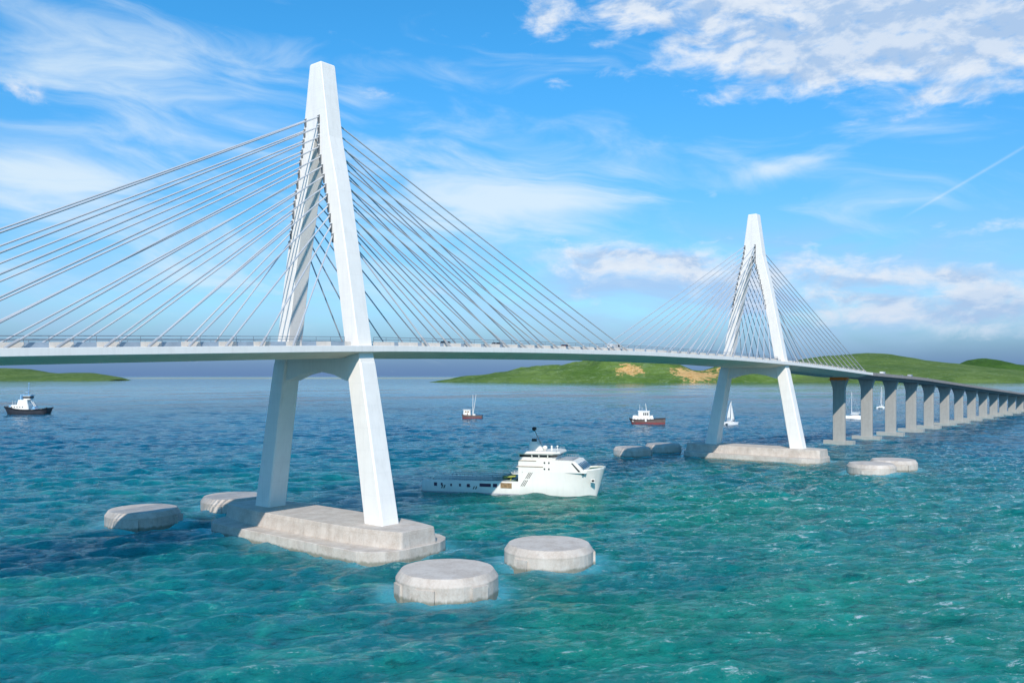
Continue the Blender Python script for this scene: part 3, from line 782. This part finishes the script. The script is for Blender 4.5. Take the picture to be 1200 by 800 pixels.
    bm = nb(); tube(bm, (K(651), 0, 15.6), (K(651), 0, 17), .1, 5); ball(bm, (K(651), 0, 17), .3); obj('antenna', bm, 'shipw', e)
    bm = nb(); box(bm, K(657), K(672), -5, 5, 12.103, 12.35)
    for i in range(8):
        for y in (-6, 6): tube(bm, (K(656+i*2.2), y, 12.1), (K(656+i*2.2), y, 13.0), .05, 4)
    for y in (-6, 6): tube(bm, (K(656), y, 13.0), (K(671.5), y, 13.0), .05, 4)
    tube(bm, (K(671.5), -6, 13.0), (K(671.5), 6, 13.0), .05, 4)
    obj('foredeck_rail', bm, 'shipg', e)
    # hull markings and openings on both sides
    for sg in (-1, 1):
        def side(bm, poly, out=.05, xs=0): 
            ys = sorted((sg*(-S-.02), sg*(-S+out))); prism(bm, poly, 'y', ys[0], ys[1])
        bm = nb()
        for (px, z, h, w) in ((521.5, 1.5, 1.1, .32), (559.5, 1.5, 1.0, .32)):
            for k in (0, .75): side(bm, [(K(px)+k-.35, z), (K(px)+k-.35+w, z), (K(px)+k+.05+w, z+h), (K(px)+k+.05, z+h)])
        for (px, z, h) in ((619.5, 5.7, 2.1), (614.2, 3.1, 2.1)):
            for k in (0, .5, 1.0): side(bm, [(K(px)+k, z), (K(px)+k+.2, z), (K(px)+k+1.35, z+h), (K(px)+k+1.15, z+h)])
        box(bm, K(552), K(555.5), *sorted((sg*(-S-.02), sg*(-S+.05))), 2.3, 2.5)
        obj('hull_marking', bm, 'black', hull)
        for (px, w, z, h) in ((513.5, 1.0, 2.2, 1.2), (521, .55, 2.4, .9), (532.3, .55, 2.3, .8), (543, .6, 2.3, .9), (553, 1.0, 2.1, 1.1), (573, 3.6, 2.45, 1.1), (584.5, 1.3, 2.4, 1.2)):
            bm = nb(); box(bm, K(px)-w/2, K(px)+w/2, *sorted((sg*(-S-.02), sg*(-S+.045))), z, z+h); obj('freeing_port', bm, 'purple', hull)
        bm = nb(); box(bm, K(591), K(604), *sorted((sg*(-S-.02), sg*(-S+.09))), 2.2, 4.0); obj('side_panel', bm, 'brown', hull)
    bm = nb(); box(bm, K(692.4), K(697), -5.05, -4.6, 4.9, 6.1); ap = obj('anchor_pocket', bm, 'shipw', hull)
    bm = nb(); box(bm, K(693.4), K(696.4), -5.15, -4.7, 5.2, 5.8); obj('anchor', bm, 'black', ap)
    bm = nb(); tube(bm, (K(684.5), -6.35, 7.7), (K(684.5), -5.9, 7.7), .25, 8); obj('porthole', bm, 'black', hull)
    # cargo rails and gear aft
    bm = nb()
    for y in (S+.3, -S-.3):
        for h in (4.2, 4.8): tube(bm, (K(505), y, h), (K(606), y, h+.1), .07, 5)
        for i in range(17): tube(bm, (K(505+i*6.2), y, 3.7), (K(505+i*6.2), y, 4.85), .06, 4)
    obj('cargo_rail', bm, 'shipg', e)
    bm = nb()
    for y in (-5.0, 5.0):
        for h in (2.6, 3.4, 4.2, 5.0, 5.6): box(bm, K(519 + (3 if h > 5 else 0)), K(580 - (3 if h > 5 else 0)), y-.08, y+.08, h-.14, h+.14)
        for i in range(13): box(bm, K(519+i*5.05)-.12, K(519+i*5.05)+.12, y-.16, y-.082, 1.6, 5.2)
    obj('crash_barrier', bm, 'shipl', e)
    bm = nb(); box(bm, K(592), K(606), -4.2, 4.2, 1.6, 4.8); tube(bm, (K(594), -4.5, 5.4), (K(594), 4.5, 5.4), .9, 12); obj('winch', bm, 'green', e)
    bm = nb(); prism(bm, [(K(594), 5.5), (K(607), 6.0), (K(607), 6.5), (K(594), 6.0)], 'y', -5.2, -3.6); tube(bm, (K(599), -4.4, 3.5), (K(602), -4.4, 6.0), .2, 6); obj('deck_crane', bm, 'yellow', e)
    bm = nb(); tube(bm, (K(604), -5.5, 7.0), (K(599.5), -6.2, 8.8), .12, 5); obj('davit', bm, 'shipw', e)
    return e
ship = supply_ship(); ship.scale = (1, 1, .89)
def restack(o, fn):
    for v in o.data.vertices: v.co.z = fn(v.co.z)
    for ch in o.children: restack(ch, fn)
for ch in ship.children:
    k_ = ch.name.split('.')[0]
    if k_ == 'wheelhouse': restack(ch, lambda z: 12.103 + (z - 12.103)*.80)
    elif k_ in ('mast_housing', 'funnel', 'mast', 'satellite_dome', 'antenna'): restack(ch, lambda z: z - .72)
_a = Vector(at(497, 573.5)); _b = Vector(at(691, 584))
_m = (_a + _b)/2; _d = (_b - _a); _u = _d.normalized(); _n = Vector((-_u.y, _u.x))
ship.location = (_m.x + _n.x*5.5 + _u.x*1.2, _m.y + _n.y*5.5 + _u.y*1.2, 0); ship.rotation_euler.z = math.atan2(_d.y, _d.x) + R(6)
tag(ship, 'white supply ship with a low aft deck and high bow, between the two pylons', 'ship')

def fenders(bm, L, Bm, st, z, mi=0, r=.35):
    for sg in (-1, 1):
        P = [Vector((t*L/2, sg*(bd*Bm/2+.1), zd + z)) for (t, bw, bd, zd, xs) in st]
        for a, b in zip(P, P[1:]): tube(bm, a, b, r, 7, mi=mi)
# --- dark tug at the left
def harbour_tug():
    e = empty('tug_boat'); L = 42.5; Bm = 13
    st = [(-1, .55, .72, 4.3, -1.5), (-.9, .85, .92, 3.5, -.8), (-.6, .97, 1, 2.9, 0), (0, 1, 1, 2.7, 0), (.35, .98, 1, 3.2, 0), (.6, .88, .95, 4.2, .3), (.8, .66, .8, 4.6, 1), (.93, .35, .55, 4.7, 2), (1, .05, .25, 4.7, 2.8)]
    st = [(-t, bw, bd, zd, xs*-1) for (t, bw, bd, zd, xs) in st][::-1]     # bow to the picture's left
    bm = nb(); hull_bm(bm, L, Bm, st, 0); hull = obj('hull', bm, 'navy', e, smooth='angle')
    bm = nb(); fenders(bm, L, Bm, st, .1, r=.45); obj('fender', bm, 'black', hull, smooth=True)
    k = lambda px: (px - 32.5)*L/53
    bm = nb(); loft(bm, [chamf_rect(k(15), k(37), -4.5, 4.5, 2.6, .6), chamf_rect(k(15.5), k(36), -4.3, 4.3, 6.2, .6)])
    loft(bm, [chamf_rect(k(22), k(35), -3.6, 3.6, 6.2, .5), chamf_rect(k(23.5), k(34), -3.3, 3.3, 9.6, .5)]); sup = obj('deckhouse', bm, 'shipw', e)
    bm = nb()
    for i in range(5): box(bm, k(17+i*3.2)-.35, k(17+i*3.2)+.35, -4.6, -4.35, 4.4, 5.2)
    obj('window', bm, 'glass', sup)
    bm = nb(); loft(bm, [chamf_rect(k(29), k(37.5), -2.7, 2.7, 9.62, .7), chamf_rect(k(28.5), k(38), -2.9, 2.9, 12.2, .7)]); wh = obj('wheelhouse', bm, 'shipw', e)
    bm = nb(); loft(bm, [chamf_rect(k(28.55), k(38.0), -2.98, 2.98, 10.6, .7), chamf_rect(k(28.4), k(38.2), -3.05, 3.05, 11.7, .7)]); obj('window_band', bm, 'glass', wh)
    bm = nb(); box(bm, k(28), k(38.5), -3.3, 3.3, 12.25, 12.7); obj('roof', bm, 'blue', wh)
    bm = nb(); tube(bm, (k(25.5), -1.8, 8), (k(26.5), -1.8, 13), .9, 10); tube(bm, (k(25.5), 1.8, 8), (k(26.5), 1.8, 13), .9, 10); obj('funnel', bm, 'blue', e)
    bm = nb(); tube(bm, (k(33.5), 0, 12.7), (k(34), 0, 20.5), .35, 6, r2=.2)
    for z, w in ((14.5, 2), (16.3, 1.6), (18.5, 1.2)): tube(bm, (k(33.7), -w, z), (k(33.7), w, z), .12, 5)
    tube(bm, (k(29), 0, 15), (k(33.6), 0, 14.4), .2, 5); ball(bm, (k(34), 0, 20.4), .6); obj('mast', bm, 'blue', e)
    bm = nb(); tube(bm, (k(37), -1, 9), (k(43), -1, 3.4), .22, 5); tube(bm, (k(37), 1, 9), (k(43), 1, 3.4), .22, 5); obj('stay_frame', bm, 'shipw', e)
    bm = nb(); tube(bm, (k(41), -2.2, 4), (k(41), 2.2, 4), 1.2, 12); box(bm, k(38), k(43), -2.4, 2.4, 2.8, 3.6); obj('winch', bm, 'blue', e)
    bm = nb(); tube(bm, (k(12.5), -1.6, 5), (k(12.5), 1.6, 5), 1.1, 12); obj('bow_winch', bm, 'blue', e)
    bm = nb()
    for x in (k(17), k(20)): tube(bm, (x, -3, 6.2), (x, -3, 9.0), .1, 5)
    obj('vent_post', bm, 'shipw', e)
    return e
tug = harbour_tug(); tug.scale = (1, 1.1, 1.42); place(tug, 32.5, 485, hd=0)
tag(tug, 'dark-hulled tug with white and pale blue upperworks near the left edge', 'tug')

# --- white workboat with brown-red hull
def workboat():
    e = empty('work_boat'); L = 27; Bm = 8
    st = [(-1, .25, .45, 4.0, -1.8), (-.9, .6, .75, 3.6, -.9), (-.6, .95, 1, 3.2, 0), (0, 1, 1, 3.2, 0), (.5, 1, 1, 3.8, 0), (.85, .95, .98, 4.2, 0), (1, .88, .93, 4.3, .3)]
    bm = nb(); hull_bm(bm, L, Bm, st, 0); hull = obj('hull', bm, 'brownhull', e, smooth='angle')
    bm = nb(); strip(bm, L, Bm, st, -.1, 1.3, .04); obj('boot_stripe', bm, 'redhull', hull)
    bm = nb(); fenders(bm, L, Bm, st, 0, r=.28); obj('fender', bm, 'black', hull)
    k = lambda px: (px - 758.5)*L/42
    bm = nb(); loft(bm, [chamf_rect(k(741), k(766.5), -3.3, 3.3, 1.8, .4), chamf_rect(k(741.5), k(765.5), -3.2, 3.2, 5.0, .4)]); loft(bm, [chamf_rect(k(741.5), k(748), -2.8, 2.8, 5, .4), chamf_rect(k(742), k(747), -2.4, 2.4, 6.3, .4)]); dh = obj('deckhouse', bm, 'shipw', e)
    bm = nb()
    for i in range(6): box(bm, k(744+i*3.6)-.3, k(744+i*3.6)+.3, -3.42, -3.2, 3.2, 4.0)
    obj('window', bm, 'glass', dh)
    bm = nb(); loft(bm, [chamf_rect(k(748), k(761.5), -2.7, 2.7, 5.0, .5), chamf_rect(k(748), k(761), -2.7, 2.7, 9.4, .5)]); wh = obj('wheelhouse', bm, 'shipw', e)
    bm = nb()
    for px in (754.5, 756.7, 759): box(bm, k(px)-.45, k(px)+.45, -2.82, -2.6, 6.6, 8.4)
    obj('window', bm, 'glass', wh)
    bm = nb(); box(bm, k(747.5), k(761.8), -3, 3, 9.42, 9.9); obj('roof', bm, 'shipw', wh)
    bm = nb(); tube(bm, (k(757.5), 0, 9.9), (k(756.5), 0, 15.5), .28, 6, r2=.14); tube(bm, (k(757), -1.3, 13), (k(757), 1.3, 13), .1, 5); tube(bm, (k(749.8), 0, 9.9), (k(749.8), 0, 14.6), .1, 5); tube(bm, (k(752.5), 0, 9.9), (k(752.5), 0, 12.4), .1, 5); obj('mast', bm, 'shipw', e)
    bm = nb(); tube(bm, (k(756.8), -4.5, 2.7), (k(756.8), -3.9, 2.7), .8, 10); obj('life_ring', bm, 'shipw', e)
    bm = nb(); box(bm, k(762), k(765), -2, 2, 5, 6.3); tube(bm, (k(766.5), -1, 2), (k(766.5), 1, 2.9), .5, 8); obj('locker', bm, 'shipw', e)
    return e
wb = workboat(); place(wb, 758.5, 496.5, hd=-9)
tag(wb, 'white workboat on a brown and red hull, left of the far pylon', 'boat')

# --- small fishing boat
def fishing_boat():
    e = empty('fishing_boat'); L = 17.5; Bm = 5.4
    st = [(-1, .6, .8, 3.4, -.6), (-.8, .9, .98, 3.0, -.2), (-.3, 1, 1, 2.7, 0), (.3, .98, 1, 2.4, 0), (.8, .9, .95, 2.5, 0), (1, .8, .88, 2.7, .2)]
    bm = nb(); hull_bm(bm, L, Bm, st, 0); hull = obj('hull', bm, 'brownhull', e, smooth='angle')
    bm = nb(); strip(bm, L, Bm, st, -.1, .8, .04); obj('boot_stripe', bm, 'redhull', hull)
    k = lambda px: (px - 553.5)*L/23
    bm = nb(); loft(bm, [chamf_rect(k(543.5), k(552), -2, 2, 2.2, .3), chamf_rect(k(543.8), k(551.5), -1.9, 1.9, 7.1, .3)]); wh = obj('wheelhouse', bm, 'shipw', e)
    bm = nb(); box(bm, k(545.5), k(547.4), -2.12, -1.9, 5.0, 6.1); box(bm, k(548.2), k(550.2), -2.12, -1.9, 5.0, 6.1); box(bm, k(548), k(549), -2.12, -1.9, 2.6, 4.4); obj('window', bm, 'brown', wh)
    bm = nb(); box(bm, k(543), k(552.4), -2.3, 2.3, 7.12, 7.45); obj('roof', bm, 'shipw', wh)
    bm = nb(); tube(bm, (k(554), 0, 1.8), (k(554.2), 0, 20), .28, 6, r2=.16); obj('mast', bm, 'shipw', e)
    bm = nb(); tube(bm, (k(554.6), -.4, 4), (k(558), -.8, 20.2), .26, 6, r2=.16); obj('boom', bm, 'shipw', e)
    bm = nb(); box(bm, k(554.5), k(557), -1.2, 1.2, 1.8, 3.6); obj('winch', bm, 'shipw', e)
    return e
fb = fishing_boat(); place(fb, 553.5, 489.8, hd=-8)
tag(fb, 'small fishing boat with two tall masts and reddish hull, behind the supply ship', 'boat')

# --- catamarans
def catamaran(L, Bm, mast_h, sails, hullh=1.9):
    e = empty('sailing_catamaran')
    for sg in (-1, 1):
        st = [(-1, .7, .9, hullh*.7, -.2), (-.6, 1, 1, hullh, 0), (.2, 1, 1, hullh, 0), (.7, .7, .8, hullh, .2), (1, .05, .15, hullh, .5)]
        bm = nb(); hull_bm(bm, L, 1.6, st, 0)
        for v in bm.verts: v.co.y += sg*(Bm/2 - .8)
        obj('hull', bm, 'sail', e)
    bm = nb(); box(bm, -L*.35, L*.22, -Bm/2+.8, Bm/2-.8, hullh*.55, hullh+.05); obj('bridge_deck', bm, 'sail', e)
    bm = nb(); loft(bm, [chamf_rect(-L*.25, L*.18, -Bm*.33, Bm*.33, hullh+.053, .6), chamf_rect(-L*.22, L*.08, -Bm*.27, Bm*.27, hullh+1.3, .6)]); cab = obj('cabin', bm, 'sail', e)
    bm = nb(); loft(bm, [chamf_rect(-L*.243, L*.168, -Bm*.33, Bm*.33, hullh+.35, .6), chamf_rect(-L*.232, L*.13, -Bm*.305, Bm*.305, hullh+.85, .6)]); obj('window_band', bm, 'glass', cab)
    mx = L*.08
    bm = nb(); tube(bm, (mx, 0, hullh+.4), (mx, 0, mast_h), .22, 8, r2=.12); tube(bm, (mx, 0, hullh+2.2), (mx-L*.42, 0, hullh+2.3), .14, 6)
    for z in (mast_h*.55, mast_h*.78): tube(bm, (mx, -1.1, z), (mx, 1.1, z), .05, 5)
    tube(bm, (L*.47, 0, hullh), (mx, 0, mast_h*.93), .03, 4); tube(bm, (-L*.3, -Bm*.45, hullh), (mx, 0, mast_h*.93), .03, 4); tube(bm, (-L*.3, Bm*.45, hullh), (mx, 0, mast_h*.93), .03, 4)
    obj('mast', bm, 'sail', e)
    def sail(name, lf):
        bm = nb(); n = 8; rings = []
        for i in range(n + 1):
            t = i/n; a, b = lf(t); mid = [(a[j] + b[j])/2 for j in range(3)]; c = abs(a[0] - b[0])*.13
            q1 = (a[0]*.7 + b[0]*.3, c*.9, a[2]*.7 + b[2]*.3); q2 = (a[0]*.35 + b[0]*.65, c*.9, a[2]*.35 + b[2]*.65)
            rings.append([a, q1, q2, b, (q2[0], q2[1]+.04, q2[2]), (q1[0], q1[1]+.04, q1[2])])
        loft(bm, rings); obj(name, bm, 'sail', e, smooth=True)
    if sails:
        sail('mainsail', lambda t: ((mx-.25, 0, hullh+2.6+(mast_h-hullh-3.2)*t), (mx-.35-L*.40*(1-t)**.7, 0, hullh+2.6+(mast_h-hullh-3.2)*t)))
        sail('headsail', lambda t: ((L*.45+(mx+.25-L*.45)*t, 0, hullh+.8+(mast_h*.9-hullh-1)*t), (mx+.2+(.25)*t + .0, .3*(1-t), hullh+1.5+(mast_h*.9-hullh-1.7)*t)))
    else:
        bm = nb(); tube(bm, (mx-.3, 0, hullh+2.5), (mx-L*.40, 0, hullh+2.5), .28, 8); obj('furled_sail', bm, 'shipw', e)
    return e
c1 = catamaran(12.5, 6.8, 17.5, True, 2.0); place(c1, 856, 497.5, hd=40)
tag(c1, 'small white catamaran under sail just behind the far pylon left leg', 'sailboat')
c2 = catamaran(17.5, 9, 23, False, 2.6); place(c2, 1000, 490.5, hd=180)
tag(c2, 'white catamaran with bare mast and lowered sails, between the first two viaduct columns', 'sailboat')
c3 = catamaran(14, 8, 24.5, True, 2.0); place(c3, 1033, 478.5, hd=55)
tag(c3, 'white catamaran with raised sails beyond the second gap between viaduct columns', 'sailboat')

# ------------------------------------------------------------------ vehicles on the deck
PAINT = {'white': (.75, .75, .74), 'dark': (.03, .035, .045), 'silver': (.42, .43, .45), 'red': (.30, .03, .03), 'blue': (.05, .10, .25)}
for k_, c_ in PAINT.items(): M['car_'+k_] = mat('car_paint_'+k_, c_, .25, var=.02, coat=.6)
def wheels(e, xs, y, r, w=.24):
    for x in xs:
        for sg in (-1, 1):
            bm = nb(); tube(bm, (x, sg*y, r), (x, sg*(y-w), r), r, 14); wh = obj('wheel', bm, 'tyre', e)
            bm = nb(); tube(bm, (x, sg*(y+.012), r), (x, sg*(y-.03), r), r*.58, 10); obj('rim', bm, 'cable', wh)
def car(paint):
    e = empty('car'); bm = nb()
    P = [(-2.2, .35), (-2.22, .75), (-2.05, .92), (-1.3, .98), (1.0, .95), (1.95, .78), (2.2, .6), (2.2, .32)]
    rings = [[(x, y*(.96 if z > .9 else 1), z) for x, z in P] for y in (-.88, -.84, .84, .88)]
    loft(bm, rings)
    loft(bm, [[(x, y, z) for x, y, z in ((-1.7, -.78, .95), (.95, -.78, .93), (.95, .78, .93), (-1.7, .78, .95))], [(-1.15, -.62, 1.44), (.1, -.62, 1.46), (.1, .62, 1.46), (-1.15, .62, 1.44)]])
    obj('body', bm, 'car_'+paint, e)
    bm = nb()
    for sg in (-1, 1):
        loft(bm, [[(-1.42, sg*.765, 1.02), (.72, sg*.765, 1.0), (.12, sg*.65, 1.38), (-1.1, sg*.65, 1.38)], [(-1.42, sg*.75, 1.02), (.72, sg*.75, 1.0), (.12, sg*.63, 1.38), (-1.1, sg*.63, 1.38)]])
    obj('side_window', bm, 'glass', e)
    bm = nb(); loft(bm, [[(.88, -.68, 1.0), (.88, .68, 1.0), (.2, .58, 1.42), (.2, -.58, 1.42)], [(.86, -.68, .99), (.86, .68, .99), (.18, .58, 1.41), (.18, -.58, 1.41)]]); obj('windscreen', bm, 'glass', e)
    bm = nb(); loft(bm, [[(-1.66, -.66, 1.02), (-1.66, .66, 1.02), (-1.2, .56, 1.40), (-1.2, -.56, 1.40)], [(-1.64, -.66, 1.0), (-1.64, .66, 1.0), (-1.18, .56, 1.39), (-1.18, -.56, 1.39)]]); obj('rear_window', bm, 'glass', e)
    for sg in (-1, 1):
        bm = nb(); box(bm, 2.15, 2.215, sg*.62-.18, sg*.62+.18, .55, .68); obj('headlight', bm, 'sail', e)
        bm = nb(); box(bm, -2.24, -2.19, sg*.66-.15, sg*.66+.15, .66, .82); obj('tail_light', bm, 'redhull', e)
    wheels(e, (-1.35, 1.35), .89, .33)
    return e
def truck(paint):
    e = empty('truck')
    bm = nb(); box(bm, -4.6, 1.5, -1.22, 1.22, 1.05, 3.6); obj('cargo_box', bm, 'car_white', e)
    bm = nb(); prism(bm, [(1.7, .6), (1.7, 2.75), (3.0, 2.75), (3.6, 1.7), (3.65, .6)], 'y', -1.15, 1.15); cb = obj('cab', bm, 'car_'+paint, e)
    bm = nb(); prism(bm, [(3.04, 2.65), (3.08, 2.65), (3.62, 1.72), (3.58, 1.72)], 'y', -1, 1); obj('windscreen', bm, 'glass', cb)
    for sg in (-1, 1):
        bm = nb(); prism(bm, [(2.1, 1.75), (2.1, 2.5), (2.85, 2.5), (3.25, 1.75)], 'y', *sorted((sg*1.14, sg*1.165))); obj('side_window', bm, 'glass', cb)
    bm = nb(); box(bm, -4.5, 1.8, -.5, .5, .7, 1.05); obj('chassis', bm, 'black', e)
    wheels(e, (-3.5, -2.4, 2.6), 1.16, .48, .3)
    return e
def van(paint):
    e = empty('van'); bm = nb()
    prism(bm, [(-2.6, .4), (-2.65, 2.0), (-2.5, 2.2), (1.3, 2.2), (2.1, 1.35), (2.7, 1.1), (2.75, .4)], 'y', -.98, .98); obj('body', bm, 'car_'+paint, e)
    bm = nb(); prism(bm, [(1.42, 2.1), (1.46, 2.12), (2.14, 1.40), (2.1, 1.38)], 'y', -.85, .85); obj('windscreen', bm, 'glass', e)
    for sg in (-1, 1):
        bm = nb(); prism(bm, [(.4, 1.3), (.4, 1.95), (1.25, 1.95), (1.85, 1.3)], 'y', *sorted((sg*.975, sg*.995))); obj('side_window', bm, 'glass', e)
        bm = nb(); box(bm, -2.67, -2.62, sg*.8-.1, sg*.8+.1, .8, 1.2); obj('tail_light', bm, 'redhull', e)
    wheels(e, (-1.7, 1.8), .99, .36)
    return e
VEH = [  # s, q, kind, paint, label, direction
 (352.0, -11.0, 'car', 'dark', 'leading dark car on the deck at the far pylon, by its left leg', 1),
 (346.0, -11.0, 'car', 'blue', 'following dark blue car on the deck just before the far pylon', 1),
 (222.5, -11.2, 'van', 'white', 'white van on the deck near midspan, where the outermost cables meet it', 1),
 (196.5, -11.2, 'car', 'red', 'dark red car on the deck short of midspan', 1),
 (147.0, -11.2, 'car', 'dark', 'dark car on the deck right of the near pylon, nearest that pylon', 1),
 (166.0, -11.2, 'car', 'silver', 'silver car on the deck right of the near pylon, ahead of the dark one', 1),
 (511.0, -5.8, 'van', 'white', 'white van at the start of the viaduct, largest vehicle there', 1),
 (548.0, -5.8, 'car', 'silver', 'silver car ahead of the white van on the viaduct', 1),
 (566.0, -5.8, 'van', 'silver', 'silver van farther along the viaduct', 1),
 (606.0, -5.8, 'car', 'white', 'white car on the viaduct, farthest from the pylons', 1),
]
for s, q, kd, pt, lb, dr in VEH:
    e = {'truck': truck, 'van': van, 'car': car}[kd](pt)
    sl = (zt(s+2) - zt(s-2))/4
    e.location = (s, ax(s) + q, zt(s) + .06)
    e.rotation_euler = (0, -math.atan(sl)*dr, 0 if dr > 0 else math.pi)
    tag(e, lb, kd, 'vehicles crossing the bridge')
